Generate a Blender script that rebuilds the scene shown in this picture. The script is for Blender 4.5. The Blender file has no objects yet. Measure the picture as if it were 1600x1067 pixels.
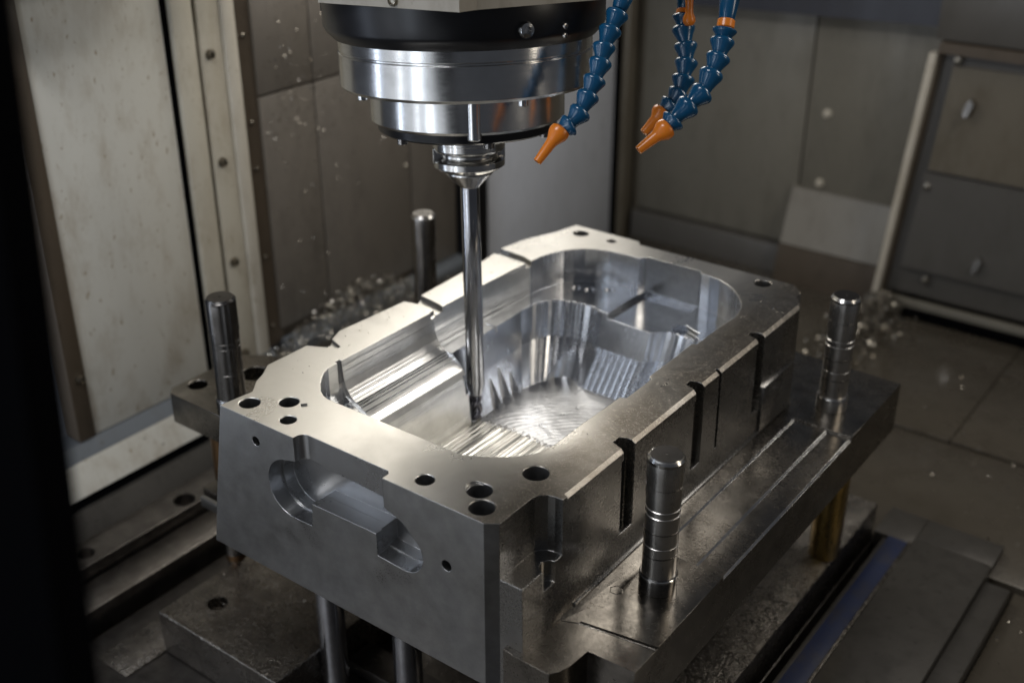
import bpy, bmesh, math, random
from mathutils import Vector, Matrix
random.seed(7)
S = 0.001                       # everything below is written in millimetres
sc = bpy.context.scene
COL = sc.collection

# ------------------------------------------------------------ camera
cam_d = bpy.data.cameras.new("camera")
cam = bpy.data.objects.new("camera", cam_d)
COL.objects.link(cam)
CAM = Vector((1044.2, -792.1, 729.5))
pitch, yaw = 0.47054, -0.6405
fwd = Vector((math.sin(yaw)*math.cos(pitch), math.cos(yaw)*math.cos(pitch), -math.sin(pitch)))
cam.location = CAM*S
cam.rotation_euler = fwd.to_track_quat('-Z', 'Y').to_euler()
cam_d.sensor_width = 36.0
cam_d.lens = 36.0*1821/1600
cam_d.clip_start = 0.02
cam_d.clip_end = 60
cam_d.dof.use_dof = True
cam_d.dof.focus_distance = 1.42
cam_d.dof.aperture_fstop = 2.6
sc.camera = cam

# ------------------------------------------------------------ world, exposure, lamps
w = bpy.data.worlds.new("World"); sc.world = w; w.use_nodes = True
w.node_tree.nodes["Background"].inputs[0].default_value = (0.80, 0.86, 1.0, 1)
w.node_tree.nodes["Background"].inputs[1].default_value = 0.07
sc.view_settings.view_transform = 'Standard'
sc.view_settings.look = 'None'
sc.view_settings.exposure = 0.0
sc.view_settings.gamma = 1.0

def area(name, loc, target, sx, sy, power, color):
    d = bpy.data.lights.new(name, 'AREA'); d.shape = 'RECTANGLE'
    d.size = sx*S; d.size_y = sy*S; d.energy = power; d.color = color
    o = bpy.data.objects.new(name, d); COL.objects.link(o)
    o.location = Vector(loc)*S
    o.rotation_euler = (Vector(target)-Vector(loc)).to_track_quat('-Z', 'Y').to_euler()
    return o
area("work_light_left", (-500, 1040, 880), (200, 250, -60), 620, 260, 5.6, (1.0, 0.96, 0.89))
area("work_panel_left", (-560, 880, 715), (300, 500, 100), 850, 580, 5.0, (1.0, 0.96, 0.89))
area("fill_panel_low", (-560, 1530, 450), (300, 700, 50), 420, 140, .55, (1.0, 0.96, 0.89))  # added panel, brightens the far left corner of the top face
area("work_light_right", (1010, 1500, 1120), (80, 280, -60), 520, 420, 8.5, (1.0, 0.96, 0.90))
area("work_light_front", (60, -500, 1500), (-400, 600, 0), 600, 160, 13, (0.96, 0.97, 1.0))
# unseen strip lamps and a fill panel, added for the turned rings to mirror
area("reflection_strip_left", (-900, -730, 250), (120, 362, 200), 70, 1500, 3.0, (0.72, 0.82, 1.0))
area("reflection_strip_mid", (0, -1350, 350), (120, 362, 200), 110, 1500, 4.5, (0.78, 0.87, 1.0))
area("reflection_strip_near", (-420, -1150, 250), (120, 362, 200), 40, 1500, 1.5, (0.85, 0.9, 1.0))
area("warm_strip_right", (1600, 700, 640), (120, 362, 250), 260, 700, 3.5, (1.0, 0.90, 0.76))
area("front_fill", (-300, -2600, -100), (0, 400, 0), 3600, 2600, 24, (0.90, 0.94, 1.0))  # added unseen panel, lifts the ambient light on the front faces

# ------------------------------------------------------------ node helpers
def lin(c): return tuple(((v+0.055)/1.055)**2.4 if v > 0.04045 else v/12.92 for v in c)

class NT:
    def __init__(s, name):
        s.m = bpy.data.materials.new(name); s.m.use_nodes = True
        s.t = s.m.node_tree; s.b = s.t.nodes["Principled BSDF"]
        s.tc = s.t.nodes.new("ShaderNodeTexCoord").outputs["Object"]
    def n(s, typ, **kw):
        nd = s.t.nodes.new(typ)
        for k, v in kw.items():
            if k in nd.inputs: s.set(nd.inputs[k], v)
            else: setattr(nd, k, v)
        return nd
    def set(s, sock, v):
        if isinstance(v, bpy.types.NodeSocket): s.t.links.new(v, sock)
        elif isinstance(v, (tuple, list)) and sock.type == 'RGBA' and len(v) == 3: sock.default_value = (*v, 1)
        else: sock.default_value = v
    def map(s, scale=(1, 1, 1), rot=(0, 0, 0)):
        m = s.t.nodes.new("ShaderNodeMapping"); s.t.links.new(s.tc, m.inputs[0])
        m.inputs["Scale"].default_value = scale; m.inputs["Rotation"].default_value = rot
        return m.outputs[0]
    def noise(s, vec, scale, detail=3, rough=.55, dist=0):
        nd = s.t.nodes.new("ShaderNodeTexNoise"); s.t.links.new(vec, nd.inputs["Vector"])
        nd.inputs["Scale"].default_value = scale; nd.inputs["Detail"].default_value = detail
        nd.inputs["Roughness"].default_value = rough; nd.inputs["Distortion"].default_value = dist
        return nd.outputs[0]
    def ramp(s, fac, a, b, va=0., vb=1.):
        nd = s.t.nodes.new("ShaderNodeMapRange"); s.t.links.new(fac, nd.inputs[0])
        for i, v in enumerate((a, b, va, vb)): nd.inputs[i+1].default_value = v
        return nd.outputs[0]
    def math(s, op, a, b=0.):
        nd = s.t.nodes.new("ShaderNodeMath"); nd.operation = op
        s.set(nd.inputs[0], a); s.set(nd.inputs[1], b); return nd.outputs[0]
    def mix(s, fac, a, b):
        nd = s.t.nodes.new("ShaderNodeMix"); nd.data_type = 'RGBA'
        s.set(nd.inputs[0], fac); s.set(nd.inputs[6], a); s.set(nd.inputs[7], b); return nd.outputs[2]
    def bump(s, h, strength, dist=.001, normal=None):
        nd = s.t.nodes.new("ShaderNodeBump"); s.set(nd.inputs["Height"], h)
        nd.inputs["Strength"].default_value = strength; nd.inputs["Distance"].default_value = dist
        if normal is not None: s.t.links.new(normal, nd.inputs["Normal"])
        return nd.outputs[0]
    def bevel(s, r=.0012, n=8):
        nd = s.t.nodes.new("ShaderNodeBevel"); nd.samples = n; nd.inputs[0].default_value = r
        return nd.outputs[0]
    def out(s, **kw):
        for k, v in kw.items(): s.set(s.b.inputs[k.replace('_', ' ')], v)
        return s.m

def machined(name, col=(.50, .50, .50), rough=.3, stretch=(1, 1, 1), fine=400, bstr=.2, bdist=.0004,
             rvar=.12, blotch=.25, bevel=0.0, oil=0.0, dirt=(.06, .045, .03), dirt_amt=0.0, bandscale=0, band=0.0):
    t = NT(name)
    v = t.map(stretch)
    f1 = t.noise(v, fine, 3)
    big = t.noise(t.map((1, 1, 1)), 9, 5, .6)
    big2 = t.noise(t.map((1, 1, 1)), 35, 4, .6)
    c = t.mix(t.ramp(big2, .3, .7), tuple(x*(1-blotch) for x in col), tuple(min(1, x*(1+blotch*.5)) for x in col))
    c = t.mix(t.ramp(f1, .35, .7, 0, .22), c, tuple(x*.75 for x in col))
    if dirt_amt: c = t.mix(t.ramp(big, .45, .75, 0, dirt_amt), c, dirt)
    r = t.math('ADD', t.ramp(big, .3, .7, rough-rvar/2, rough+rvar/2), t.ramp(f1, .3, .7, -rvar/3, rvar/3))
    h = f1
    nrm = t.bevel(bevel) if bevel else None
    if band:
        f2 = t.noise(v, bandscale, 2)
        nrm = t.bump(f2, band, .002, nrm)
    nrm = t.bump(h, bstr, bdist, nrm)
    if oil:
        o = t.noise(t.map((1, 1, .6)), 190, 4, .6, .7)
        nrm = t.bump(t.ramp(o, .42, .62), oil, .0008, nrm)
    return t.out(Base_Color=c, Metallic=1.0, Roughness=r, Normal=nrm)

def painted(name, col, rough=.5, stain=(.16, .12, .07), stain_amt=.35, metallic=0.0, speck=.5, streak=(1, 1, .35), bstr=.05):
    t = NT(name)
    st = t.noise(t.map(streak), 14, 5, .65)
    big = t.noise(t.map(), 3, 3)
    sp = t.noise(t.map((1, 1, .5)), 90, 3, .6)
    c = t.mix(t.ramp(big, .3, .7, 0, .4), col, tuple(x*.8 for x in col))
    c = t.mix(t.ramp(st, .52, .8, 0, stain_amt), c, stain)
    c = t.mix(t.ramp(sp, .635, .70, 0, speck), c, stain)
    blot = t.noise(t.map((1, 1, .45)), 24, 6, .7)
    c = t.mix(t.ramp(blot, .50, .72, 0, stain_amt*.75), c, stain)
    r = t.ramp(st, .3, .8, rough-.1, rough+.15)
    return t.out(Base_Color=c, Metallic=metallic, Roughness=r, Normal=t.bump(sp, bstr, .001))

# ------------------------------------------------------------ materials
M = {}
M['top'] = None
def top_material():
    t = NT('milled_top_face')
    br = t.noise(t.map((1, 1, 1)), 380, 3)
    swirl = t.noise(t.map((1, 1, 1)), 62, 3, .55, 2.6)
    big = t.noise(t.map((1, 1, 1)), 8, 5, .6, .6)
    sep = t.n("ShaderNodeSeparateXYZ"); t.t.links.new(t.tc, sep.inputs[0])
    shade_worn = t.ramp(sep.outputs[0], .33, .42)              # right-hand rail: dark reflection painted in, plus scuffs from swarf
    left = t.ramp(sep.outputs[0], .02, -.02)
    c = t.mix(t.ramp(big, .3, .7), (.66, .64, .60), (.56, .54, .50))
    c = t.mix(t.math('MULTIPLY', shade_worn, t.ramp(big, .3, .6, .65, .97)), c, (.15, .13, .105))
    scr = t.ramp(swirl, .480, .497, 0, 1); scr2 = t.ramp(swirl, .499, .516, 1, 0)
    ln = t.math('MULTIPLY', scr, scr2)
    r = t.math('ADD', t.ramp(big, .3, .7, .25, .37), t.math('MULTIPLY', ln, .14))
    c = t.mix(t.math('MULTIPLY', ln, t.math('MULTIPLY', shade_worn, .75)), c, (.55, .50, .42))
    nrm = t.bevel(.0013)
    nrm = t.bump(br, .10, .0004, nrm)
    nrm = t.bump(t.math('MULTIPLY', ln, t.math('ADD', shade_worn, .12)), .16, .0003, nrm)
    nrm = t.bump(big, .06, .004, nrm)
    return t.out(Base_Color=c, Metallic=1.0, Roughness=r, Normal=nrm)
M['top'] = top_material()
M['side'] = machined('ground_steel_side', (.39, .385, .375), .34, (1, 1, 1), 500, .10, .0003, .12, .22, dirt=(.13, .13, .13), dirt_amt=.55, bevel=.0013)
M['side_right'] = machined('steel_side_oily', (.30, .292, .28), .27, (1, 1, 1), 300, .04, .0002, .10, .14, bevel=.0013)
M['recess'] = machined('milled_recess', (.50, .50, .50), .28, (1, 1, 1), 40, .0, .0001, .04, .06, bevel=.0013)
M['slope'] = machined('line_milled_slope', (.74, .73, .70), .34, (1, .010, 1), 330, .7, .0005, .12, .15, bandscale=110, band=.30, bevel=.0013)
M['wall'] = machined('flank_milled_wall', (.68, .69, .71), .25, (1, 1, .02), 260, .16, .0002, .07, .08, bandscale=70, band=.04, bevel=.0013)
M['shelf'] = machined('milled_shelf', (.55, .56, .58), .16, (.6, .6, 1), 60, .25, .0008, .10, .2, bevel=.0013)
def floor_material():
    t = NT('swirl_milled_floor')
    wv = t.n("ShaderNodeTexWave"); wv.wave_type = 'RINGS'; wv.rings_direction = 'Z'
    mp = t.t.nodes.new("ShaderNodeMapping"); t.t.links.new(t.tc, mp.inputs[0])
    mp.inputs["Location"].default_value = (-.36, -.30, 0)
    t.t.links.new(mp.outputs[0], wv.inputs["Vector"])
    wv.inputs["Scale"].default_value = 34; wv.inputs["Distortion"].default_value = 9
    wv.inputs["Detail"].default_value = 3; wv.inputs["Detail Scale"].default_value = .6
    f = t.noise(t.map(), 120, 3)
    big = t.noise(t.map(), 22, 3, .5, 1.)
    c = t.mix(t.ramp(f, .3, .7), (.54, .54, .54), (.43, .43, .44))
    nrm = t.bevel(.0013)
    nrm = t.bump(wv.outputs[1], .32, .0006, nrm)
    nrm = t.bump(big, .35, .003, nrm)
    return t.out(Base_Color=c, Metallic=1.0, Roughness=t.ramp(big, .3, .7, .27, .38), Normal=nrm)
M['floor'] = floor_material()
M['bore'] = machined('drilled_bore', (.40, .40, .40), .35, (1, 1, .2), 300, .2)
M['rib'] = machined('line_milled_ribs', (.60, .58, .53), .32, (1, .05, 1), 220, .4, .0004, .1, .15)
M['flange'] = machined('oily_flange_steel', (.225, .207, .182), .24, (1, 1, 1), 240, .15, .0005, .16, .40, oil=.03, dirt_amt=.45)
M['pillar'] = machined('guide_pillar_steel', (.56, .54, .51), .30, (1, 1, .05), 120, .25, .0004, .12, .25, dirt_amt=.35)
M['pillar_dark'] = machined('black_oxide_pillar', (.19, .18, .17), .25, (1, 1, .05), 120, .25, .0004, .12, .25)
M['pillar_worn'] = machined('worn_grey_pillar', (.24, .22, .2), .25, (1, 1, .05), 120, .25, .0004, .12, .25)
M['pillar_end'] = machined('dark_pillar_end', (.07, .065, .06), .4, (1, 1, 1), 200, .2)
M['bright'] = machined('bright_edge_steel', (.6, .59, .57), .18, (1, 1, 1), 200, .1)
M['ring'] = machined('turned_spindle_ring', (.56, .56, .55), .2, (1, 1, 9), 60, .12, .0002, .08, .1, bevel=.0008)
M['holder'] = machined('turned_tool_holder', (.50, .49, .47), .2, (1, 1, 9), 60, .12, .0002, .08, .1, bevel=.0006)
M['tip'] = machined('dark_coated_flutes', (.16, .155, .17), .22, (1, 1, 1), 90, .08, .0002, .05, .1)
M['carbide'] = machined('carbide_shank', (.36, .36, .37), .12, (1, 1, .02), 90, .08, .0002, .05, .1)
M['black'] = NT('black_enamel').out(Base_Color=(.006, .006, .007), Roughness=.3, Specular_IOR_Level=.3)
M['rubber'] = NT('black_rubber').out(Base_Color=(.003, .003, .0035), Roughness=1.0, Specular_IOR_Level=0.0)
M['brass'] = machined('gold_coated_pillar', (.42, .29, .10), .28, (1, 1, .1), 100, .15, dirt_amt=.3)
M['rust'] = machined('brown_coated_pillar', (.20, .12, .06), .35, (1, 1, .1), 100, .15, dirt_amt=.3)
M['rod'] = machined('ground_rod', (.48, .49, .52), .22, (1, 1, .05), 120, .1)
M['base'] = machined('wet_base_plate', (.22, .20, .175), .26, (1, 1, 1), 200, .2, .0005, .15, .4, oil=.6, dirt_amt=.5)
M['table'] = machined('dark_table_steel', (.18, .165, .15), .34, (1, 1, 1), 200, .2, .0005, .12, .4, oil=.35, dirt_amt=.4)
M['slab'] = painted('dark_cover_plate', (.095, .088, .078), .38, (.02, .018, .015), .4, .6)
M['housing'] = painted('grey_beige_housing', (.27, .245, .20), .45, (.10, .08, .05), .5, 0, speck=.4)
M['blue'] = painted('blue_sheen_paint', (.018, .026, .065), .4, (.04, .035, .03), .8)  # a blue sheen put into the base colour
M['cream'] = painted('cream_enamel_door', (.56, .54, .475), .38, (.24, .17, .09), .5, speck=.8)
M['cream2'] = painted('cream_enamel_frame', (.50, .46, .37), .4, (.20, .14, .07), .45, speck=.3)
M['tile'] = painted('grey_brown_wall_panel', (.165, .145, .12), .42, (.07, .06, .05), .45, .2, speck=.3)
M['brown'] = painted('dark_brown_recess', (.07, .052, .034), .5, (.03, .02, .01), .5)
M['grey'] = painted('blue_grey_panel', (.58, .60, .64), .35, (.2, .2, .2), .2, 0, speck=.0)
M['back'] = painted('olive_grey_wall', (.185, .172, .14), .42, (.08, .07, .05), .4, .1, speck=.15)
M['back_dark'] = painted('dark_grey_panel', (.09, .084, .075), .4, (.05, .045, .035), .4, .1, speck=.1)
M['back_brown'] = painted('stained_brown_panel', (.13, .112, .082), .4, (.06, .045, .025), .6, .1, speck=.2)
M['beam'] = painted('blue_black_beam', (.03, .032, .042), .4, (.02, .02, .02), .3)
M['trim'] = painted('pale_edge_trim', (.50, .46, .38), .4, (.2, .15, .08), .4)
M['trim_dark'] = painted('pale_worn_plate', (.20, .185, .155), .4, (.1, .08, .06), .4)
M['floorp'] = painted('oily_floor_plate', (.085, .073, .056), .24, (.05, .042, .03), .6, .25, streak=(1, 1, 1), speck=.3, bstr=.2)
M['sill'] = painted('blue_grey_sill', (.15, .165, .18), .35, (.1, .09, .07), .3, .3)
M['hose'] = NT('blue_hose_plastic').out(Base_Color=(.004, .05, .115), Roughness=.2, Specular_IOR_Level=.55)
M['nozzle'] = NT('orange_nozzle_plastic').out(Base_Color=(.55, .155, .012), Roughness=.3, Subsurface_Weight=.05)
M['chip'] = NT('bright_metal_chip').out(Base_Color=(.38, .35, .30), Metallic=1.0, Roughness=.17)
M['bolt'] = machined('dull_bolt_steel', (.30, .27, .22), .3, (1, 1, 1), 300, .1)

# ------------------------------------------------------------ mesh helpers (mm)
def prop(o, label=None, cat=None, group=None, kind=None):
    for k, v in (('label', label), ('category', cat), ('group', group), ('kind', kind)):
        if v: o[k] = v
    return o
def empty(name, loc, label, cat, group=None):
    o = bpy.data.objects.new(name, None); COL.objects.link(o)
    o.location = Vector(loc)*S; o.empty_display_size = .01
    return prop(o, label, cat, group)
def origin_of(p):
    v = Vector((0, 0, 0))
    while p: v = v+p.location; p = p.parent
    return v
def link(name, bm, mats, parent=None, smooth=35, loc=None, tri=False):
    """bm is in world mm; the object's origin is its parent's (or loc in mm)"""
    bmesh.ops.recalc_face_normals(bm, faces=bm.faces)
    base = origin_of(parent) if parent else (Vector(loc)*S if loc is not None else Vector((0, 0, 0)))
    for v in bm.verts: v.co = v.co*S-base
    me = bpy.data.meshes.new(name); bm.to_mesh(me); bm.free()
    if not isinstance(mats, (list, tuple)): mats = [mats]
    for m in mats: me.materials.append(m)
    if smooth:
        me.shade_smooth(); me.set_sharp_from_angle(angle=math.radians(smooth))
    o = bpy.data.objects.new(name, me); COL.objects.link(o)
    if parent: o.parent = parent
    elif loc is not None: o.location = Vector(loc)*S
    return o
def add_box(bm, a, b):
    vs = [bm.verts.new((x, y, z)) for z in (a[2], b[2]) for y in (a[1], b[1]) for x in (a[0], b[0])]
    for f in ((0, 2, 3, 1), (4, 5, 7, 6), (0, 1, 5, 4), (2, 6, 7, 3), (0, 4, 6, 2), (1, 3, 7, 5)):
        bm.faces.new([vs[i] for i in f])
def box(a, b, bev=0, seg=2):
    bm = bmesh.new(); add_box(bm, a, b)
    if bev: bmesh.ops.bevel(bm, geom=bm.edges[:], offset=bev, segments=seg, affect='EDGES', profile=.5)
    return bm
def add_loft(bm, rings, caps=True, closed=True):
    R = [[bm.verts.new(p) for p in r] for r in rings]; n = len(R[0])
    for a, b in zip(R, R[1:]):
        for i in range(n if closed else n-1):
            j = (i+1) % n; bm.faces.new((a[i], a[j], b[j], b[i]))
    if caps: bm.faces.new(R[0][::-1]); bm.faces.new(R[-1])
def loft(rings):
    bm = bmesh.new(); add_loft(bm, rings); return bm
def prism(poly, z0, z1): return loft([[(x, y, z0) for x, y in poly], [(x, y, z1) for x, y in poly]])
def prism_y(poly, y0, y1): return loft([[(x, y0, z) for x, z in poly], [(x, y1, z) for x, z in poly]])
def prism_x(poly, x0, x1): return loft([[(x0, y, z) for y, z in poly], [(x1, y, z) for y, z in poly]])
def add_lathe(bm, c, prof, seg=48, axis=None):
    """prof: list of (r, h) from the bottom up"""
    M3 = Matrix.Identity(3)
    if axis is not None: M3 = Vector(axis).to_track_quat('Z', 'Y').to_matrix()
    rings = []
    for r, h in prof:
        rings.append([Vector(c)+M3 @ Vector((max(r, .01)*math.cos(2*math.pi*i/seg), max(r, .01)*math.sin(2*math.pi*i/seg), h)) for i in range(seg)])
    add_loft(bm, rings)
def lathe(c, prof, seg=48, axis=None):
    bm = bmesh.new(); add_lathe(bm, c, prof, seg, axis); return bm
def cyl(c, r, h0, h1, seg=32, axis=None): return lathe(c, [(r, h0), (r, h1)], seg, axis)
def arc(cx, cy, r, a0, a1, n):
    return [(cx+r*math.cos(math.radians(a0+(a1-a0)*i/n)), cy+r*math.sin(math.radians(a0+(a1-a0)*i/n))) for i in range(n+1)]

def soften(o, width=.8, ang=40, seg=2):
    """real rounded edges"""
    md = o.modifiers.new('bevel', 'BEVEL'); md.width = width*S; md.segments = seg; md.limit_method = 'ANGLE'
    md.angle_limit = math.radians(ang); md.use_clamp_overlap = True; md.harden_normals = False; md.miter_outer = 'MITER_ARC'
def carve(o, cutters):
    """subtract each cutter mesh (bmesh, mm) from object o (built at the scene origin)"""
    for bm in cutters:
        bmesh.ops.recalc_face_normals(bm, faces=bm.faces)
        for v in bm.verts: v.co = v.co*S
        me = bpy.data.meshes.new('cut'); bm.to_mesh(me); bm.free()
        c = bpy.data.objects.new('cut', me); COL.objects.link(c)
        md = o.modifiers.new('b', 'BOOLEAN'); md.operation = 'DIFFERENCE'; md.solver = 'EXACT'; md.object = c
        dg = bpy.context.evaluated_depsgraph_get()
        new = bpy.data.meshes.new_from_object(o.evaluated_get(dg), depsgraph=dg)
        o.modifiers.clear()
        old = o.data; o.data = new; new.name = old.name
        bpy.data.objects.remove(c); bpy.data.meshes.remove(me)

# ============================================================ THE MOULD BLOCK
body_top = [(0, 0), (128, 0), (272, 0), (416, 0), (430, 10), (459, 10), (459, 100), (459, 700), (440, 730), (440, 746), (418, 768),
            (146, 766), (138, 777), (12, 777), (3, 732), (-20, 672), (-28, 617), (-20, 560), (-13, 397), (-2, 372), (-19, 367),
            (-27, 239), (-17, 214), (-4, 193), (-31, 180), (-32, 109), (-18, 87), (-11, 70), (6, 48)]
def lev(z):                      # the left side flares outwards towards the bottom
    k = -z/220.0; out = []
    for x, y in body_top:
        if x < 60: x = x-46*min(1, k)*(1 if y < 120 else .35)
        if x > 455: x = x+3*k
        out.append((x, y, z))
    return out
bm = loft([lev(-226), lev(-150), lev(-104), lev(-50), lev(0)])
blk = empty('mould_block', (0, 0, 0), 'bright milled steel mould block with a deep open cavity, being cut under the tool', 'mould block')
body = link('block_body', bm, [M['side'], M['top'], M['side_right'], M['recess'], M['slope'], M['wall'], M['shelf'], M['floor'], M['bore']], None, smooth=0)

cuts = []
# upper pocket down to the shelf
C1 = [(98, 91), (86, 94), (74, 101), (62, 113), (52, 125), (44, 137), (39, 150), (38, 168), (38, 174), (102, 174), (102, 366), (38, 366), (38, 490), (40, 560), (42, 600),
      (45, 630), (51, 652), (59, 670), (70, 685), (84, 698), (100, 707), (120, 713), (150, 716), (175, 717), (181, 728), (279, 729), (286, 719), (300, 720), (320, 716),
      (336, 708), (350, 698), (364, 685), (377, 670), (386, 656), (392, 643), (396, 628), (399, 612), (396, 557), (396, 503), (390, 500), (391, 454), (391, 384),
      (397, 380), (397, 318), (389, 314), (389, 292), (387, 234), (387, 171), (383, 150), (376, 138), (366, 126), (354, 115), (340, 105), (326, 97), (313, 91)]
cuts.append(loft([[(x, y, z) for x, y in C1] for z in (-58, 6)]))
# line-milled concave slope on the left
prof = [(38, 6), (38, 0), (39, -16), (41, -30), (45, -42), (51, -51), (60, -58), (70, -63), (82, -70), (92, -78), (97, -88), (100, -102), (102, -118), (104, -150),
        (106, -164), (111, -170), (150, -170), (150, 6)]
def resample(pl, step, amp):
    out = [pl[0]]
    k = 0
    for (x0, z0), (x1, z1) in zip(pl, pl[1:]):
        L = math.hypot(x1-x0, z1-z0); n = max(1, int(L/step))
        for i in range(1, n+1):
            u = i/n; k += 1; o = amp*(random.uniform(.4, 1.4) if k % 2 else 0)
            out.append((x0+(x1-x0)*u+(z1-z0)/L*-o, z0+(z1-z0)*u+(x1-x0)/L*o))
    return out
slope_line = resample([(38, 0), (38.6, -10), (39, -16), (41, -30), (45, -42), (51, -51), (60, -58), (70, -63), (82, -70), (92, -78), (97, -88), (100, -102), (102, -118), (104, -150), (106, -164), (111, -170)], 1.9, .17)
cuts.append(prism_y([(38, 6)]+slope_line+[(150, -170), (150, 6)], 175, 366))
# first bay near the corner
prof0 = [(60, 6), (60, -40), (64, -55), (78, -66), (92, -76), (98, -92), (101, -112), (104, -150), (111, -170), (150, -170), (150, 6)]
cuts.append(prism_y(prof0, 112, 176))
# channel curve after ridge two (deeper groove along the profile)
prof2 = [(36, 6), (36, -8), (44, -16), (53, -30), (56, -42), (66, -55), (78, -64), (90, -74), (97, -84), (88, -92), (86, -104), (92, -112), (104, -116), (150, -116), (150, 6)]
cuts.append(prism_y(prof2, 360, 371))
prof2 = [(36, 6), (37, -40), (48, -58), (62, -66), (80, -70), (80, 6)]
cuts.append(prism_y(prof2, 470, 477))
prof2 = [(33, 6), (36, -34), (43, -52), (58, -62), (78, -72), (92, -84), (92, 6)]
cuts.append(prism_y(prof2, 168, 176))
# lower pocket
def flute(poly, n=3, amp=1.6):
    out = []
    for i in range(len(poly)):
        (x0, y0), (x1, y1) = poly[i], poly[(i+1) % len(poly)]
        out.append((x0, y0))
    return out
up = [(100, 108), (100, 240), (100, 366), (71, 367), (70, 450), (69, 520), (68, 568), (70, 580), (74, 590), (80, 600), (88, 608), (97, 613), (108, 617), (121, 620), (136, 622), (153, 623),
      (160, 619), (172, 616), (262, 613), (268, 619), (276, 628), (288, 633), (302, 633), (316, 631), (330, 626), (342, 618), (350, 606), (356, 590), (360, 500), (361, 380), (362, 250), (361, 150), (350, 128), (330, 112), (300, 104)]
dn = [(106, 114), (106, 240), (106, 366), (102, 374), (101, 440), (101, 490), (103, 516), (105, 526), (108, 535), (112, 543), (118, 550), (124, 555), (132, 559), (142, 561), (154, 562), (166, 563),
      (173, 562), (182, 561), (256, 560), (262, 565), (268, 572), (278, 577), (290, 577), (302, 574), (314, 568), (324, 559), (331, 547), (336, 532), (342, 480), (344, 380), (346, 250), (346, 150), (336, 134), (318, 120), (290, 114)]
def scallop(a, b):
    """concave cutter flutes round the corners: the same mid points on both outlines"""
    oa, ob = [], []
    for i in range(len(a)):
        j = (i+1) % len(a); oa.append(a[i]); ob.append(b[i])
        if 5 <= i <= 14 or 18 <= i <= 27:
            for P0, P1, o in ((a[i], a[j], oa), (b[i], b[j], ob)):
                dx, dy = P1[0]-P0[0], P1[1]-P0[1]; L = math.hypot(dx, dy)
                am = min(2.2, L*.17)
                o.append(((P0[0]+P1[0])/2-dy/L*am, (P0[1]+P1[1])/2+dx/L*am))
    return oa, ob
up, dn = scallop(up, dn)
def mix2(k): return [(x0+(x1-x0)*k, y0+(y1-y0)*k) for (x0, y0), (x1, y1) in zip(up, dn)]
cuts.append(loft([[(x, y, -170) for x, y in dn], [(x, y, -112) for x, y in mix2(.30)], [(x, y, -59) for x, y in up], [(x, y, -57) for x, y in up]]))
# undercut corner of the lower half
cuts.append(loft([[(x, y, -170) for x, y in arc(140, 548, 28, 10, 170, 12)+[(112, 500), (168, 500)]],
                  [(x, y, -108) for x, y in arc(140, 572, 29, 10, 170, 12)+[(111, 530), (169, 530)]]]))
random.seed(3)
for x in (183, 194, 205, 216, 227, 238, 249):
    w_ = 5.6
    cuts.append(loft([[(a, b, -171) for a, b in arc(x-4, 558.5, w_, 0, 180, 8)+[(x-4-w_, 540), (x-4+w_, 540)]],
                      [(a, b, -113) for a, b in arc(x, 595.8, w_*.9, 0, 180, 8)+[(x-w_*.9, 575), (x+w_*.9, 575)]]]))
for y, h, r in ((436, 62, 12), (461, 88, 12), (484, 50, 11)):   # tall facets left of the deep floor
    cuts.append(loft([[(a, b, -171) for a, b in arc(100, y, r, 0, 360, 10)[:-1]], [(a, b, -170+h) for a, b in arc(100-h*.25, y+2, 1.2, 0, 360, 10)[:-1]]]))
# raised step across the shelf: a shallower recess to its right, bores on it
cuts.append(prism([(182, 600), (182, 690), (186, 724), (283, 724), (283, 640), (300, 652), (330, 640), (330, 600)], -66, 4))
for x, y, r, d in ((88, 668, 9, 4), (112, 672, 11, 3), (138, 690, 10, 3)):
    cuts.append(cyl((x, y, 0), r, -58-d, 3, 20))
cuts.append(prism([(368, 596), (380, 596), (380, 612), (368, 612)], -72, 4))
# front notch + oval recess
fr = [(128, 6), (128, -34)]+arc(118, -79, 41, 102, 262, 20)+[(149, -119), (152, -85), (257, -83), (257, -114), (292, -116)]+arc(300, -88, 28, -85, 55, 18)+[(300, -50), (286, -44), (273, -40), (273, 6)]
fr_n = [(128, 6), (128, -60), (273, -60), (273, 6)]
def rr(x0, x1, y1, r):
    return [(x0, -8), (x0, y1-r)]+[(x0+r-r*math.cos(math.radians(a)), y1-r+r*math.sin(math.radians(a))) for a in range(8, 90, 8)]+[(x0+r, y1), (x1-r*.4, y1), (x1, y1-r*.4), (x1, -8)]
cuts.append(prism(rr(129, 272, 15, 11), -66, 6))
fr2 = [(x, z) for x, z in fr if z < -29]
cuts.append(loft([[(x, -9, z) for x, z in fr2], [(x, 22, z) for x, z in fr2]]))
cx_, cz_ = 200, -80
fr3 = [(x+(cx_-x)*.035, z+(cz_-z)*.05) for x, z in fr2]
cuts.append(loft([[(x, 10, z) for x, z in fr3], [(x, 38, z) for x, z in fr3]]))
for x, z, r in ((61, -30, 6.5), (363, -80, 7)):
    cuts.append(cyl((x, 30, z), r, 0, 60, 24, (0, -1, 0)))
# corner notch on the near right
cuts.append(prism([(430, -8), (430, 66), (431, 73), (435, 79), (441, 84), (449, 86), (475, 86), (475, -8)], -74, 6))
cuts.append(cyl((461, 60, 0), 12, -102, -60, 40))
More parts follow.
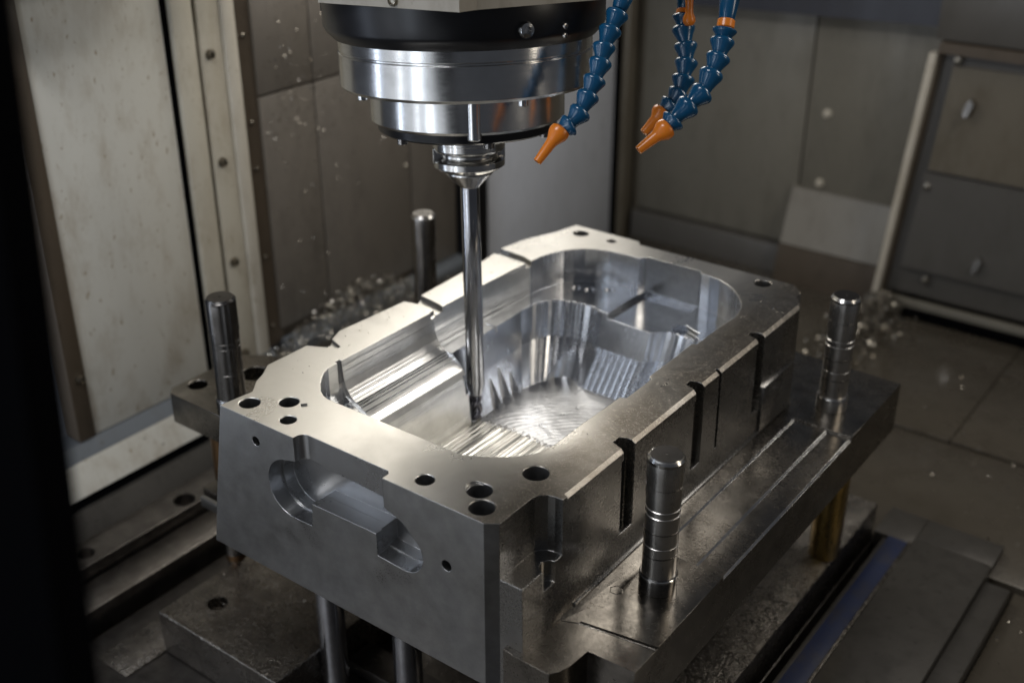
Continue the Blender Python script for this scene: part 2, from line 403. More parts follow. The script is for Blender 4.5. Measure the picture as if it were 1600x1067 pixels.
# bevel ramp front right vertical chamfer
# slots in the right side
for y0, y1, zz in ((205, 237, -118), (380, 409, -118), (558, 585, -118)):
    cuts.append(prism([(439, y0+14), (439, y1-4), (448, y1), (480, y1), (480, y0)], zz, 6))
    cuts.append(prism([(408, y0+16), (408, y1-4), (446, y1-.5), (462, y1-.5), (462, y0+1.5), (440, y0+14)], zz+.5, -14))
cuts.append(prism([(451, 450), (480, 450), (480, 456), (451, 456)], -118, 6))
cuts.append(loft([[(449, y, 4), (470, y, 4), (470, y, -13)] for y in (95, 705)]))
# grooves across the left rim
cuts.append(prism([(-40, 372), (-2, 371), (20, 374), (44, 368), (44, 386), (22, 392), (-12, 398), (-40, 398)], -8, 6))
cuts.append(prism([(-40, 592), (-12, 594), (46, 590), (46, 602), (20, 612), (-26, 616), (-40, 616)], -9, 6))
cuts.append(prism([(-40, 180), (-31, 184), (-10, 196), (8, 200), (8, 205), (-40, 222)], -5, 6))
# vertical bores
for x, y, r in ((25, 26, 13), (63, 57, 12.5), (94, 26, 10), (313, 26, 11), (375, 46, 14.5), (397, 22, 14.5), (405, 111, 15), (40, 750, 13), (100, 752, 8), (378, 744, 13), (446, 742, 8)):
    cuts.append(lathe((x, y, 0), [(r, -70), (r, -1), (r+1.1, .4), (r+1.1, 6)], 36))
cuts.append(prism([(78, 62), (84, 57), (89, 63), (83, 68)], -3, 6))
cuts.append(cyl((368, 48, 0), 12, -2.5, 6, 28))
carve(body, cuts)
# which finish each face has (the tool that cut it)
def inside(x, y):
    return 36 < x < 400 and 89 < y < 725
me = body.data
me.materials.clear()
for k in ('side', 'top', 'side_right', 'recess', 'slope', 'wall', 'shelf', 'floor', 'bore'): me.materials.append(M[k])
bores = ((25, 26, 15), (63, 57, 14.5), (94, 26, 12), (313, 26, 13), (375, 46, 16.5), (397, 22, 16.5), (405, 111, 17), (40, 750, 15), (100, 752, 10), (378, 747, 16), (440, 738, 9))
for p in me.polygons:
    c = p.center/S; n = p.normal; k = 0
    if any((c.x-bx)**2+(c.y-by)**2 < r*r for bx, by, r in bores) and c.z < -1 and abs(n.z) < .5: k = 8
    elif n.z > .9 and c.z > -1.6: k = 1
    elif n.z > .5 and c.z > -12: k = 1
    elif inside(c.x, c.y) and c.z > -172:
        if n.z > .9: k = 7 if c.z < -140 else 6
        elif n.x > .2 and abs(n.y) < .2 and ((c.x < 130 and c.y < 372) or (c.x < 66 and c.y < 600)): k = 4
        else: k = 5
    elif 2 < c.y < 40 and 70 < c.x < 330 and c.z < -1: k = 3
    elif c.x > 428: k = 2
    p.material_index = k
me.shade_smooth(); me.set_sharp_from_angle(angle=math.radians(9))
body.parent = blk

# ribbed stock that the cutter is working away, front of the deep floor
bm = bmesh.new()
xs = [104+i*1.25 for i in range(int((346-104)/1.25)+1)]
ys = [114, 150, 190, 230, 270, 300, 330, 350, 362, 372, 380, 384, 385]
grid = []
for j, y in enumerate(ys):
    row = []
    for x in xs:
        ph = (x-104)/9.0
        h = -167.6+2.3*abs(math.sin(math.pi*ph))+.5*math.sin(ph*2.3+y*.01)
        e = 0 if y < 384.5 else -3.2
        row.append(bm.verts.new((x, y+(3*math.sin(x*.045)+1.6*math.sin(x*.7) if j > 5 else 0), h+e)))
    grid.append(row)
for a, b in zip(grid, grid[1:]):
    for i in range(len(a)-1): bm.faces.new((a[i], a[i+1], b[i+1], b[i]))
link('ribbed_stock', bm, M['rib'], blk, smooth=30)

# flange: one wide plate round the foot of the block
fz = -160
bm = prism([(455, 40), (484, 88), (577, 92), (577, 855), (380, 862), (380, 790), (455, 700)], fz-83, fz)
bm = prism([(440, 2), (464, 0), (503, 0), (510, 10), (514, 24), (517, 56), (576, 58), (577, 70), (577, 857), (380, 862), (300, 780), (440, 690)], fz-83, fz)
fl = link('right_flange', bm, [M['flange']], None, smooth=0)
fc = []
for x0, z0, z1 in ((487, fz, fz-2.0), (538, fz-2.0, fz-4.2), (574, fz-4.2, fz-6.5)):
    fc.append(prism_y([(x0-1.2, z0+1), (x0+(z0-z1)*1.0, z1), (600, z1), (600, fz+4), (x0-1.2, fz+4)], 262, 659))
fc.append(prism([(484, 88), (590, 105), (590, 109), (484, 92)], fz-2.2, fz+4))
fc.append(prism([(440, -5), (600, -5), (600, 105), (484, 88), (465, 80)], fz-.8, fz+4))
# an outlined hexagon mark scribed next to the pillar
hx = [(487+9*math.cos(a*math.pi/3), 163+9*math.sin(a*math.pi/3)) for a in range(6)]
hi = [(487+7.6*math.cos(a*math.pi/3), 163+7.6*math.sin(a*math.pi/3)) for a in range(6)]
for i in range(6):
    j = (i+1) % 6; fc.append(prism([hx[i], hx[j], hi[j], hi[i]], fz-.8, fz+4))
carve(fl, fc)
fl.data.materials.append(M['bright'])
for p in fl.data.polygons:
    if .45 < p.normal.z < .95 and p.normal.x > .3: p.material_index = 1  # lighter steel on the chamfers paints in their highlight lines
fl.data.shade_smooth(); fl.data.set_sharp_from_angle(angle=math.radians(30)); fl.parent = blk; soften(fl)
link('seam_lip', box((458, 110, fz+.3), (464, 700, fz+3), .6), M['side_right'], blk)
link('raised_pad', box((456, 588, -157), (464.5, 690, -84), .8), M['side_right'], blk)
bm = prism([(-311, 146), (-20, 146), (-20, 470), (-236, 400), (-250, 335), (-284, 325), (-322, 300), (-324, 160)], -205, -155)
lf = link('left_flange', bm, [M['flange']], None, smooth=0)
carve(lf, [cyl((-299, 190, 0), 15, -230, -140, 32), cyl((-256, 268, 0), 23, -230, -140, 32), prism([(-330, 140), (-318, 140), (-330, 152)], -210, -150)])
lf.data.shade_smooth(); lf.data.set_sharp_from_angle(angle=math.radians(30)); lf.parent = blk; soften(lf)
link('rear_flange', box((-225, 575, -205), (-15, 660, -157), 1.5), M['flange'], blk)

# ============================================================ PILLARS
def pillar(loc, label, main, coll, band, h=186, r=20.5, collar=True):
    endm = M['pillar'] if loc[1] == 609 else M['pillar_end']
    t = empty('guide_pillar', loc, label, 'guide pillar', 'guide pillars round the mould block')
    x, y, z = loc
    g = [(r, 0), (r, 66), (r-.5, 66.4), (r-.5, 68), (r, 68.4), (r, 92), (r+.0, 93), (r, 108), (r-.8, 108.6), (r-.8, 110.4), (r, 111), (r, 117), (r-.8, 117.6), (r-.8, 119.4), (r, 120),
         (r, 132), (r+.9, 132.6), (r+.9, h-24), (r+.9, h-7), (r+.6, h-4), (r-1.8, h-1), (r-3, h-1)]
    link('shaft', lathe((x, y, z), g, 56), main, t)
    link('end_face', lathe((x, y, z), [(r-2.6, h-2), (r-2.6, h-.3), (1.8, h-.3), (1.8, h-3)], 40), endm, t)
    link('chamfer_ring', lathe((x, y, z), [(r+1.1, h-8), (r+1.1, h-4.5), (r-2.2, h-.6), (r-2.6, h-.8), (r-2.6, h-8)], 56), band, t)
    for a, b, q in ((52, 54, .25), (86, 87.6, .3), (147, 148, 1.15)):
        link('oil_groove', lathe((x, y, z), [(r-2, a), (r+q, a+.2), (r+q, b-.2), (r-2, b)], 56), M['pillar_dark'], t)
    if collar:
        c = link('collar', lathe((x, y, z), [(r+2.4, .3), (r+2.4, 20), (r+1.2, 24), (r-1, 24)], 56), coll, t)
        link('collar_edge', lathe((x, y, z), [(r+1, 19), (r+2.8, 19.4), (r+2.6, 21.5), (r+1, 23)], 56), M['bright'], t)
    return t
pillar((522, 199, fz), 'nearest guide pillar on the wide right flange, bright steel with a shiny ring at its foot', M['pillar'], M['pillar_dark'], M['bright'])
pillar((517, 725, fz), 'bright steel guide pillar at the far right corner of the flange, in front of the chips', M['pillar'], M['pillar'], M['bright'])
pillar((-202, 177, -158), 'nearly black guide pillar at the near left corner beside the cream door', M['pillar_dark'], M['pillar_dark'], M['pillar_dark'], r=21.5)
pillar((-188, 609, -158), 'half hidden guide pillar standing behind the left rim of the block', M['pillar_worn'], M['pillar_dark'], M['pillar'], r=19.5)

t = empty('support_pillar', (527, 760, -450), 'gold coloured round support pillar under the right flange', 'support pillar')
link('shaft', lathe((527, 760, -450), [(24, 0), (25, 2), (25, 206)], 48), M['brass'], t)
link('blue_ring', lathe((527, 760, -450), [(25.4, 188), (25.4, 206)], 48), M['rust'], t)
t = empty('support_pillar', (-240, 175, -450), 'slim brown support pillar under the left flange next to the cream door sill', 'support pillar')
link('shaft', lathe((-240, 175, -450), [(16, 0), (16, 245)], 40), M['rust'], t)
link('foot', lathe((-240, 175, -450), [(14, -30), (14, 10), (17, 12), (17, 40)], 40), M['pillar_dark'], t)
for (x, y), lb in (((46, 110), 'left of two grey round rods under the front face, beside the wet base bar'), ((193, 110), 'grey round rod under the front face, the right one of two')):
    t = empty('support_rod', (x, y, -500), lb, 'support rod', 'round rods under the block')
    link('shaft', lathe((x, y, -500), [(20, 0), (20, 270)], 48), M['rod'], t)
t = empty('clamp_bracket', (-200, 120, -330), 'small grey clamp bracket behind the left edge of the block', 'bracket')
link('upper_plate', box((-225, 118, -292), (-20, 160, -276), 2), M['flange'], t)
link('lower_plate', box((-252, 130, -330), (-20, 172, -312), 2), M['side'], t)
link('web', box((-200, 128, -311), (-188, 158, -293), 1), M['flange'], t)

# ============================================================ TOOL, HOLDER, SPINDLE
# the head of this machine is swivelled a few degrees off vertical
TIP = Vector((101.5, 384.3, -169)); AXD = Vector((-.0637, .0585, 1)).normalized(); K = 1.022
AQ = AXD.to_track_quat('Z', 'Y').to_matrix()
def tl(prof, seg=64, at=(0, 0)): return lathe(TIP+AQ @ Vector((at[0]*K, at[1]*K, 0)), [(r*K, h*K) for r, h in prof], seg, AXD)
def ax_box(a, b, bev=1):
    bm = box(a, b, bev)
    for v in bm.verts: v.co = TIP+AQ @ (v.co*K)
    return bm
RT = AQ.inverted() @ Vector((.8018, .5976, 0)); A0 = math.atan2(RT.y, RT.x)     # machine's right
def at(ang, r): return (r*math.cos(A0+math.radians(ang)), r*math.sin(A0+math.radians(ang)))
t = empty('end_mill', TIP, 'long slim end mill standing on the cavity floor', 'cutting tool')
link('shank', tl([(9.0, 42), (10.5, 50), (13.2, 60), (13.2, 358)], 56), M['carbide'], t)
bm = bmesh.new(); rings = []
for i in range(27):
    z = i*1.7; tw = i*.27; ring = []
    for j in range(24):
        a = 2*math.pi*j/24
        rad = 6.6+2.9*math.cos(2*(a-tw)) - (3.5 if i == 0 else (1. if i == 1 else 0))
        ring.append(TIP+AQ @ Vector((rad*math.cos(a), rad*math.sin(a), z+.4)))
    rings.append(ring)
add_loft(bm, rings); link('fluted_tip', bm, M['tip'], t, smooth=50)

t = empty('tool_holder', TIP+AXD*353, 'turned steel tool holder with a grooved collar gripping the end mill', 'tool holder')
link('nose_cone', tl([(13.6, 351), (15, 353), (30, 368), (33, 371), (33, 375)]), M['holder'], t)
link('grip_flange', tl([(31, 372), (43, 378), (48.5, 382), (48.5, 390), (44, 394), (39, 396), (39, 399), (47, 403), (48, 405), (40, 406)], 72), M['holder'], t)
link('collar', tl([(38, 399), (38.5, 400), (38.5, 405), (40, 405.5), (40, 411)], 72), M['holder'], t)
link('upper_ring', tl([(39, 405), (49, 406), (49, 414), (50, 414.5), (50, 424), (40, 424)], 72), M['holder'], t)
for a in (18, 198):
    x, y = at(a, 44); link('drive_lug', ax_box((x-6, y-6, 388), (x+6, y+6, 408)), M['holder'], t)

t = empty('spindle', TIP+AXD*430, 'large machine spindle nose of stepped steel rings hanging over the block', 'spindle')
link('seal_ring', tl([(40, 420), (58, 420), (60, 422), (60, 431), (50, 434)], 72), M['pillar_dark'], t)
link('black_plate', tl([(50, 432), (113, 432), (118, 435), (120, 448), (100, 448)], 96), M['black'], t)
link('lower_ring', tl([(100, 446), (124, 446), (128.5, 450), (128.5, 494), (100, 494)], 128), M['ring'], t)
for a in (-84, ):
    link('drive_pin', tl([(8, 440), (9.5, 442), (9.5, 489)], 24, at(a, 122)), M['ring'], t)
link('upper_ring', tl([(120, 492), (161, 492), (164.5, 496), (164.5, 536), (162.6, 537), (162.6, 539), (164.5, 540), (164.5, 556), (150, 556)], 160), M['ring'], t)
link('clamp_ring', tl([(140, 554), (168, 554), (178, 564), (181, 570), (181, 604), (150, 604)], 160), M['black'], t)
for a in (-138, -74, -22, 30, 90, 150):
    link('screw', tl([(5.5, 426), (6.8, 427), (6.8, 434)], 18, at(a, 109)), M['pillar_dark'], t)
for a in (-152, -60, 0, 60, 120):
    link('stud', tl([(5, 482), (6.5, 483), (6.5, 493)], 16, at(a, 146)), M['ring'], t)
for a, r0, hh, nm, mm in ((-65, 10, 577, 'ball_screw', 'bright'), (-47, 4, 577, 'oil_port', 'pillar'), (-47, 3.4, 566, 'oil_port', 'pillar')):
    x, y = at(a, 1); dl = AQ @ Vector((x, y, 0))
    x, y = at(a, 180)
    link(nm, lathe(TIP+AQ @ (Vector((x, y, hh))*K), [(r0, 0), (r0, r0*.4), (r0*.85, r0*.75), (r0*.45, r0*.9), (r0*.4, r0*.4)], 24, dl), M[mm], t)
x, y = at(-172, 176)
link('stud', tl([(5, 586), (6.5, 587), (6.5, 600)], 16, (x, y)), M['pillar_dark'], t)
t2 = empty('spindle_housing', (20, 400, 462), 'pale grey corner of the spindle housing above the black ring', 'spindle housing')
def on_axis(x, y, h):   # point above (x, y) on the plane at height h along the axis
    return Vector((x, y, (h-(Vector((x, y, 0))-Vector((TIP.x, TIP.y, 0))) @ AXD)/AXD.z+TIP.z))
hp = [(207, 233), (209, 262), (275, 420), (262, 560), (-70, 560), (-60, 330), (-12, 230)]
link('housing_block', loft([[on_axis(x, y, h) for x, y in hp] for h in (618.5, 780)]), M['housing'], t2, smooth=0)
link('bolt', lathe(on_axis(110, 231, 627), [(7, 0), (6, 3), (4, 4), (3, 2)], 20, (0, -1, .1)), M['bolt'], t2)

# ============================================================ COOLANT HOSES
def chain(pts, r, label, n0, extra=None):
    """pts run from the top fitting to the nozzle tip; ball-and-socket segments between them"""
    P_ = [Vector(p) for p in pts]
    t = empty('coolant_hose', P_[0], label, 'coolant hose', 'segmented coolant hoses beside the spindle')
    segs = P_[:-1]
    for i in range(len(segs)-1):
        a, b = segs[i], segs[i+1]; d = b-a; L = d.length
        pr = [(r*.50, L*1.05), (r*.63, L*.98), (r*.66, L*.86), (r*.72, L*.72), (r*.86, L*.50), (r*1.03, L*.30), (r*1.14, L*.16), (r*1.16, L*.06), (r*1.08, -L*.04), (r*.92, -L*.11), (r*.72, -L*.15), (r*.45, -L*.15)]
        if i == 0: pr = [(r*.6, L*.84), (r*.72, L*.80), (r*.92, L*.3), (r*.98, L*.1), (r*.98, -L*.7)]
        link('hose_segment', lathe(a, [(q, h) for q, h in pr][::-1], 28, d), M['hose'], t, smooth=50)
        if extra is not None and i == extra:
            link('lock_ring', lathe(b, [(r*.72, -L*.26), (r*.82, -L*.23), (r*.82, -L*.06), (r*.7, -L*.03)], 28, d), M['nozzle'], t)
    a, b = segs[-1], P_[-1]; d = b-a; L = d.length
    a = a-d*.12
    link('nozzle', lathe(a, [(r*.70, 0), (r*.95, L*.05), (r*1.02, L*.14), (r*.98, L*.24), (r*.62, L*.44), (r*.56, L*.5), (r*.42, L*1.12), (r*.30, L*1.12), (r*.25, L*.9)], 32, d), M['nozzle'], t, smooth=40)
    return t
h1 = [(294, 442, 467), (294, 427, 446), (293, 414, 429), (293, 401, 412), (295, 391, 395), (296, 378, 377), (295, 366, 360), (294, 352, 343), (288, 338, 329), (281, 327, 322), (270, 297, 290)]
h2 = [(274, 633, 441), (280, 619, 410), (283, 613, 396), (292, 606, 376), (299, 599, 356), (302, 588, 337), (303, 578, 318), (298, 565, 304), (291, 554, 295), (279, 530, 271)]
h3 = [(363, 585, 458), (370, 562, 413), (371, 556, 401), (373, 545, 383), (372, 532, 365), (369, 517, 343), (360, 500, 329), (349, 482, 312), (344, 472, 302), (324, 441, 278)]
chain(h1, 12.3, 'blue segmented coolant hose closest to the spindle, curving down to an orange nozzle', 0)
ho2 = chain(h2, 13.6, 'middle blue coolant hose with an orange valve lever at its top', 0, 0)
chain(h3, 13.6, 'right-hand blue coolant hose, its orange nozzle crossing in front of the middle one', 0, 0)
va = Vector((292, 608, 440))
link('valve_lever', lathe(va, [(5.5, -20), (6, 0), (5, 14), (5, 22), (8, 28), (8.5, 33), (6, 38), (2, 39)], 24, (.08, -.05, -1)), M['nozzle'], ho2, smooth=50)
t = empty('hose_manifold', (330, 640, 500), 'dark coolant manifold holding the hoses above the frame', 'manifold')
link('manifold_body', box((262, 560, 462), (400, 680, 520), 4), M['black'], t)

# ============================================================ BASE, TABLE
def base_bar(name, a, b, label, holes):
    o = link(name, box(a, b, 1.2, 1), M['base'], None, smooth=0)
    carve(o, [cyl((x, y, b[2]), r, -26, 5, 32) for x, y, r in holes]+[cyl((x, y, b[2]), r*.5, -40, -20, 20) for x, y, r in holes]) if holes else None
    o.data.shade_smooth(); o.data.set_sharp_from_angle(angle=math.radians(30))
    return prop(o, label, 'base bar')
base_bar('base_bar', (-231, 11, -527), (28, 940, -450), 'wet oily base bar under the left side with a counterbored hole', [(-173, 78, 16)])
base_bar('base_bar', (405, 11, -527), (547, 948, -450), 'brown rusty base bar under the right flange carrying the gold pillar', [])
o = link('ejector_rail', box((29, 300, -518), (404, 352, -470), 2), M['table'], None); prop(o, 'dark cross rail between the two base bars below the rods', 'rail')
o = link('ejector_rail', box((29, 150, -526), (404, 200, -505), 2), M['table'], None); prop(o, 'lower wet cross rail nearer the front below the rods', 'rail')

tb = empty('machine_table', (100, 400, -640), 'dark oily machine table carrying the base bars', 'machine table')
link('table_top', box((-345, -330, -620), (547.5, 1010, -529), 1.5), M['table'], tb)
link('pallet', box((-302, -62, -528.7), (-231.6, 940, -527.2), .2), M['base'], tb)
link('guide_strip', box((-440, -420, -600), (-372, 700, -500), 3), M['table'], tb)
o = link('guide_rail', box((-512, -420, -600), (-446, 900, -476), 2), M['table'], None, smooth=0)
carve(o, [cyl((-478, 50, -476), 16, -20, 5, 32), cyl((-470, 252, -476), 20, -30, 5, 32)])
o.data.shade_smooth(); o.data.set_sharp_from_angle(angle=math.radians(30))
prop(o, 'dark steel guide rail with round holes along the left side of the table', 'guide rail')
link('channel', box((566.5, -300, -620), (575, 948, -512), 1), M['slab'], tb)
link('blue_sheen_strip', box((575.5, -300, -620), (610, 948, -505), 1), M['blue'], tb)  # blue sheen on the table, painted as a solid strip
link('edge_strip', box((610.5, -300, -620), (616, 948, -501), 1), M['base'], tb)
link('cover_slab', box((616.5, -300, -620), (748, 962, -500), 2), M['slab'], tb)
link('end_plate', box((548.5, 949.5, -620), (615.8, 1040, -507), 1), M['slab'], tb)
link('far_plate', box((616.5, 963, -620), (748, 1040, -507), 1), M['slab'], tb)
link('outer_slab', box((749, -300, -620), (790, 930, -512), 2), M['slab'], tb)

# ============================================================ THE ENCLOSURE (setting)
def struct(name, bm, m, parent=None, smooth=30, loc=None):
    o = link(name, bm, m, parent, smooth)
    if parent is None: o['kind'] = 'structure'
    return o
flo = struct('floor', box((-700, -1500, -640), (2000, 2400, -600)), M['floorp'])
struct('floor_plate', box((200, 1350, -610), (551, 1958, -520), 2), M['floorp'], flo)
struct('floor_plate', box((553, 1352, -610), (1400, 1958, -520), 2), M['floorp'], flo)
struct('floor_plate', box((-560, 962, -610), (1400, 1346, -524), 2), M['floorp'], flo)
struct('floor_plate', box((-560, 1350, -610), (197, 1958, -522), 2), M['floorp'], flo)
struct('floor_plate', box((792, -400, -610), (1400, 961, -536), 2), M['floorp'], flo)

wl = struct('wall_left', box((-660, 640, -600), (-612, 1990, 345)), M['brown'])
for (y0, y1, z0, z1) in ((632, 770, 157, 340), (632, 770, -322, 153), (773, 1040, 157, 340), (773, 1040, -330, 153), (1043, 1195, -345, 340)):
    struct('wall_panel', box((-611.5, y0, z0), (-600, y1, z1), 2), M['tile'], wl)
struct('lower_rail', box((-611, 632, -372), (-560, 1200, -346), 4), M['sill'], wl)
struct('lower_panel', box((-611, 632, -600), (-575, 1200, -373), 3), M['tile'], wl)
struct('dark_column', box((-611, 1198, -600), (-578, 1296, 340), 12), M['black'], wl)
struct('grey_panel', box((-611, 1300, -600), (-600, 1880, 340), 3), M['grey'], wl)
struct('rubber_strip', box((-611, 1882, -600), (-592, 1900, 340), 2), M['rubber'], wl)
struct('corner_post', box((-611, 1901, -600), (-575, 1958, 340), 6), M['back_brown'], wl)
for z in (-310, -160, 20, 110, 270):
    struct('bolt', lathe((-609, 612, z), [(5, 0), (5, 5), (3, 7)], 12, (1, 0, 0)), M['bolt'], wl)

struct('upper_wall', box((-660, 120, 421), (-600, 1990, 1300)), M['cream'])
fr_ = struct('door_frame', box((-660, 452, -352), (-606, 640, 420)), M['brown'])
struct('frame_strip', box((-606, 453, -352), (-592, 498, 420), 4), M['cream2'], fr_)
struct('frame_strip', box((-606, 507, -352), (-594, 556, 420), 3), M['cream2'], fr_)
struct('frame_strip', box((-606, 557, -352), (-588, 587, 420), 6), M['trim'], fr_)
for z in (255, -136, 395, -330, 60):
    b = struct('bolt', lathe((-594, 524, z), [(9, 0), (9, 3), (6.5, 3.2), (6.5, 9), (4, 9.5), (3.6, 6)], 20, (1, 0, 0)), M['bolt'], fr_)
dr = empty('machine_door', (-600, 310, -352), 'cream enamel door panel on the left with stains and a grey seal', 'machine door')
link('door_panel', box((-640, 182, -352), (-600, 438, 420), 2), M['cream'], dr)
link('seal', box((-630, 438.5, -352), (-602, 451, 420), 1), M['rubber'], dr)
link('edge_strip', box((-640, 146, -352), (-594, 181, 420), 5), M['brown'], dr)
link('bolt', lathe((-594, 168, -232), [(9, 0), (9, 3), (6.5, 3.2), (6.5, 8), (4, 8.5), (3.6, 6)], 20, (1, 0, 0)), M['bolt'], dr)
hd = empty('door_header', (-560, 300, 432), 'cream header rail above the door panel', 'header')
link('header_rail', box((-605, 100, 436), (-505, 450, 520), 3), M['cream2'], hd)
sl = struct('sill', prism_y([(-640, -353), (-598, -353), (-584, -378), (-640, -378)], -500, 600), M['sill'])
struct('sill_panel', prism_y([(-640, -379), (-582, -379), (-560, -432), (-640, -432)], -500, 600), M['cream'], sl)
struct('sill_gap', prism_y([(-640, -433), (-566, -433), (-562, -452), (-640, -452)], -500, 600), M['rubber'], sl)
struct('sill_apron', prism_y([(-640, -453), (-553, -453), (-514, -520), (-514, -600), (-640, -600)], -500, 640), M['slab'], sl)

wb = struct('wall_back', box((-660, 1975, -640), (2000, 2000, 345)), M['back_brown'])
struct('wall_panel', box((-560, 1962, -445), (-82, 1974, 340), 3), M['back'], wb)
struct('wall_panel', box((-78, 1960, -300), (300, 1974, 340), 3), M['back'], wb)
struct('lower_step', box((-560, 1930, -600), (-95, 1958, -446), 4), M['back_dark'], wb)
struct('gusset_plate', prism_x([(1952, -284), (1974, -284), (1974, -424), (1905, -424)], -91, 172), M['trim_dark'], wb)
struct('sloped_foot', prism_x([(1900, -426), (1974, -426), (1974, -600), (1880, -600), (1880, -520)], -91, 175), M['brown'], wb)
for x, z in ((-26, -82), (-24, -262), (-470, -480)):
    struct('bolt', lathe((x, 1960, z), [(11, -2), (11, 3), (8, 3.3), (8, 9), (4, 10)], 20, (0, -1, 0)), M['trim'], wb)
bmn = empty('cross_beam', (-100, 1900, 180), 'blue-black cross beam along the top of the back wall', 'beam')
link('beam_body', prism_y([(-420, 152), (232, 176), (232, 345), (-420, 345)], 1890, 1958), M['beam'], bmn)
link('end_plate', box((233, 1880, 150), (900, 1958, 345), 3), M['back_dark'], bmn)

cb = empty('side_cabinet', (600, 1900, -480), 'dark recessed service cabinet on the right with a pale edge strip', 'cabinet')
link('cabinet_body', prism_y([(195, -470), (1400, -470), (1400, 148), (246, 148)], 1900, 1958), M['back_dark'], cb)
link('edge_trim', prism_y([(182, -478), (196, -478), (246, 122), (230, 122)], 1862, 1899), M['trim'], cb)
link('inner_return', prism_y([(197, -478), (204, -478), (254, 122), (247, 122)], 1885, 1899), M['brown'], cb)
link('upper_panel', prism_y([(262, -150), (1000, -150), (1000, 96), (280, 96)], 1888, 1899), M['back_brown'], cb)
link('lower_panel', prism_y([(236, -400), (1000, -400), (1000, -158), (256, -158)], 1885, 1899), M['back_dark'], cb)
link('top_ledge', prism_y([(246, 123), (1000, 123), (1000, 147), (248, 147)], 1870, 1899), M['brown'], cb)
for x, z in ((288, 108), (268, -190), (300, -420)):
    link('bolt', lathe((x, 1887, z), [(9, -2), (9, 3), (7, 3.3), (7, 9), (4, 10)], 18, (0, -1, 0)), M['bolt'], cb)
for x, z in ((330, 10), (412, -350)):
    link('latch', prism_y([(x-8, z-16), (x+2, z-22), (x+12, z+10), (x+4, z+22), (x-4, z+10)], 1868, 1884), M['bright'], cb)
ft = struct('skirting', box((215, 1880, -519), (1400, 1899, -482), 2), M['back'])
struct('skirting_gap', box((262, 1860, -519), (1400, 1879, -498), 2), M['rubber'], ft)

# black edge of the sliding door, close to the lens
ed = [(462, -449, 616), (504, -478, 526), (556, -518, 409), (612, -560, 290)]
e0, e1 = Vector(ed[0]), Vector(ed[-1]); dd = (e1-e0).normalized()
a0 = e0-dd*160; a1 = e1+dd*260
side = Vector((-.92, -.38, 0)); thick = Vector((.38, -.92, 0))*30
bm = bmesh.new()
add_loft(bm, [[a0, a0+side*300, a0+side*300+thick, a0+thick], [a1, a1+side*300, a1+side*300+thick, a1+thick]])
o = link('sliding_door_edge', bm, M['rubber'], None, smooth=0); prop(o, 'black out-of-focus edge of the sliding door at the left of the picture', 'door edge')

# ============================================================ CHIPS AND DROPS (nobody could count them)
def chips(name, n, place, size, label, cat, mat):
    bm = bmesh.new()
    for _ in range(n):
        c = place()
        if c is None: continue
        c = Vector(c); s = random.uniform(*size)
        ax = Vector((random.gauss(0, 1), random.gauss(0, 1), random.gauss(0, 1))).normalized()
        q = Matrix.Rotation(random.uniform(0, 6.28), 3, ax)
        k = random.choice((3, 4, 5)); cur = random.uniform(.5, 1.3); wv = random.uniform(.25, .5)
        prev = None
        for i in range(k+1):
            a = (i-k/2)*cur/k*2
            p0 = c+q @ Vector((math.sin(a)*s, (1-math.cos(a))*s, -wv*s)); p1 = c+q @ Vector((math.sin(a)*s, (1-math.cos(a))*s, wv*s))
            cur_v = (bm.verts.new(p0), bm.verts.new(p1))
            if prev: bm.faces.new((prev[0], prev[1], cur_v[1], cur_v[0]))
            prev = cur_v
    o = link(name, bm, mat, None, smooth=0)
    return prop(o, label, cat, kind='stuff')
def mound(cx, cy, z, rx, ry, h, ang=0):
    def f():
        u, v = random.gauss(0, .42), random.gauss(0, .42)
        x, y = u*rx, v*ry; k = math.exp(-2*(u*u+v*v))
        ca, sa = math.cos(ang), math.sin(ang)
        return (cx+x*ca-y*sa, cy+x*sa+y*ca, z+h*k*random.random()**.6)
    return f
chips('chip_pile', 5200, mound(-535, 790, -372, 80, 330, 120), (1.6, 3.8), 'heap of bright curled chips behind the left rim', 'chips', M['chip'])
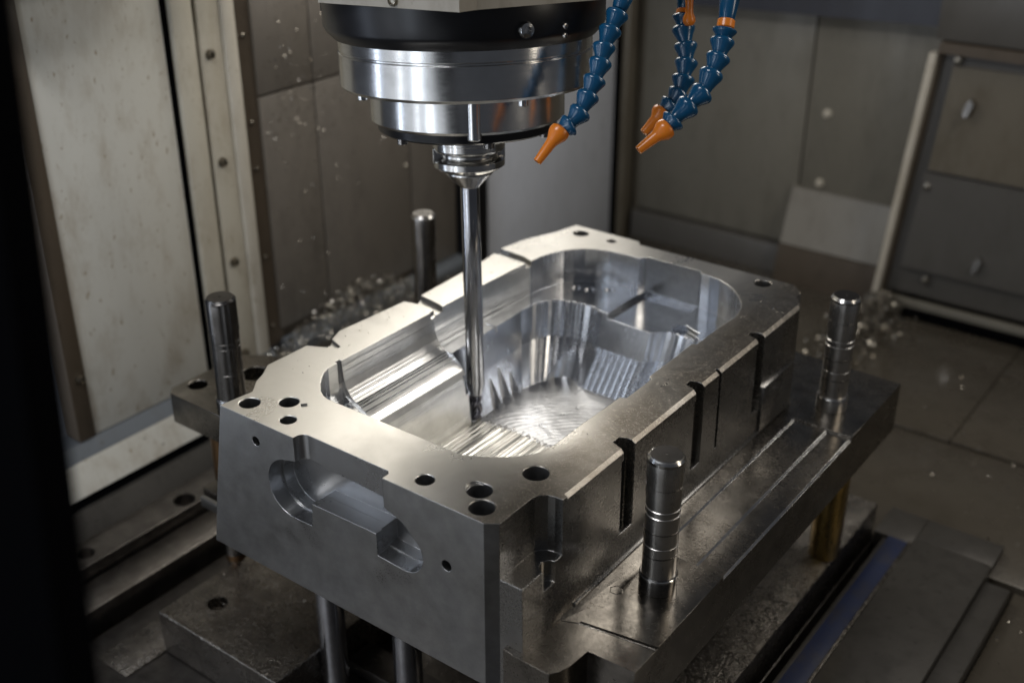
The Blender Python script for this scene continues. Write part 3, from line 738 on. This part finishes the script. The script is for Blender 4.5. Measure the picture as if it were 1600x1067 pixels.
chips('chip_pile', 3200, mound(215, 1760, -518, 90, 400, 62), (2.4, 5), 'heap of chips on the floor behind the far right pillar', 'chips', M['chip'])
chips('chip_scatter', 260, lambda: (random.uniform(260, 900), random.uniform(1000, 1900), -516), (2, 4.5), 'loose chips scattered over the right floor plates', 'chips', M['chip'])
chips('chip_scatter', 230, lambda: (random.uniform(-225, 20), random.uniform(16, 300) if random.random() < .4 else random.uniform(200, 320), -448.6), (1, 2.4), 'tiny chips lying on the wet left base bar', 'chips', M['chip'])
chips('chip_scatter', 500, lambda: (random.uniform(35, 400), random.uniform(80, 420), random.uniform(-527, -500)), (1, 2.2), 'tiny chips in the dark gap under the block', 'chips', M['chip'])
def rim():
    x = random.choice((random.uniform(-20, 34), random.uniform(-20, 60), random.uniform(392, 450)))
    y = random.uniform(110, 740)
    if x > 390 and random.random() < .3: return None
    if 34 < x < 60 and y > 118: return None
    return (x, y, .5)
chips('rim_chips', 240, rim, (.5, 1.5), 'fine chips sticking to the top face of the block', 'chips', M['chip'])
def wallspec():
    y = random.choice((random.gauss(705, 30), random.uniform(640, 1030), random.gauss(790, 40)))
    z = random.uniform(-320, 320) if random.random() < .5 else random.gauss(130, 60)
    return (-598.5, y, z) if 636 < y < 1190 else None
chips('wall_specks', 620, wallspec, (.8, 2.8), 'bright drops and specks clinging to the grey wall panels', 'chips', M['chip'])

chips('wall_specks', 90, lambda: (random.uniform(-540, 220), 1957, random.uniform(-430, 140)), (.8, 2.4), 'scattered drops on the far back wall panels', 'drops', M['chip'])
chips('floor_specks', 320, lambda: (random.uniform(620, 1300), random.uniform(500, 1340), -534 if random.random() < .3 else -521), (.8, 2.2), 'fine chips and drops on the near right floor plates', 'chips', M['chip'])

def at_cut():
    u = random.random()
    x = 104+u*180; y = 386+3*math.sin(x*.045)+random.gauss(0, 2.2)
    if random.random() < .25: x, y = random.gauss(112, 22), random.gauss(380, 16); x = max(x, 107)
    return (x, y, -165+random.random()*1.5)
chips('cut_chips', 330, at_cut, (.7, 2.1), 'fresh tiny chips along the cutting line beside the tool tip', 'chips', M['chip'])
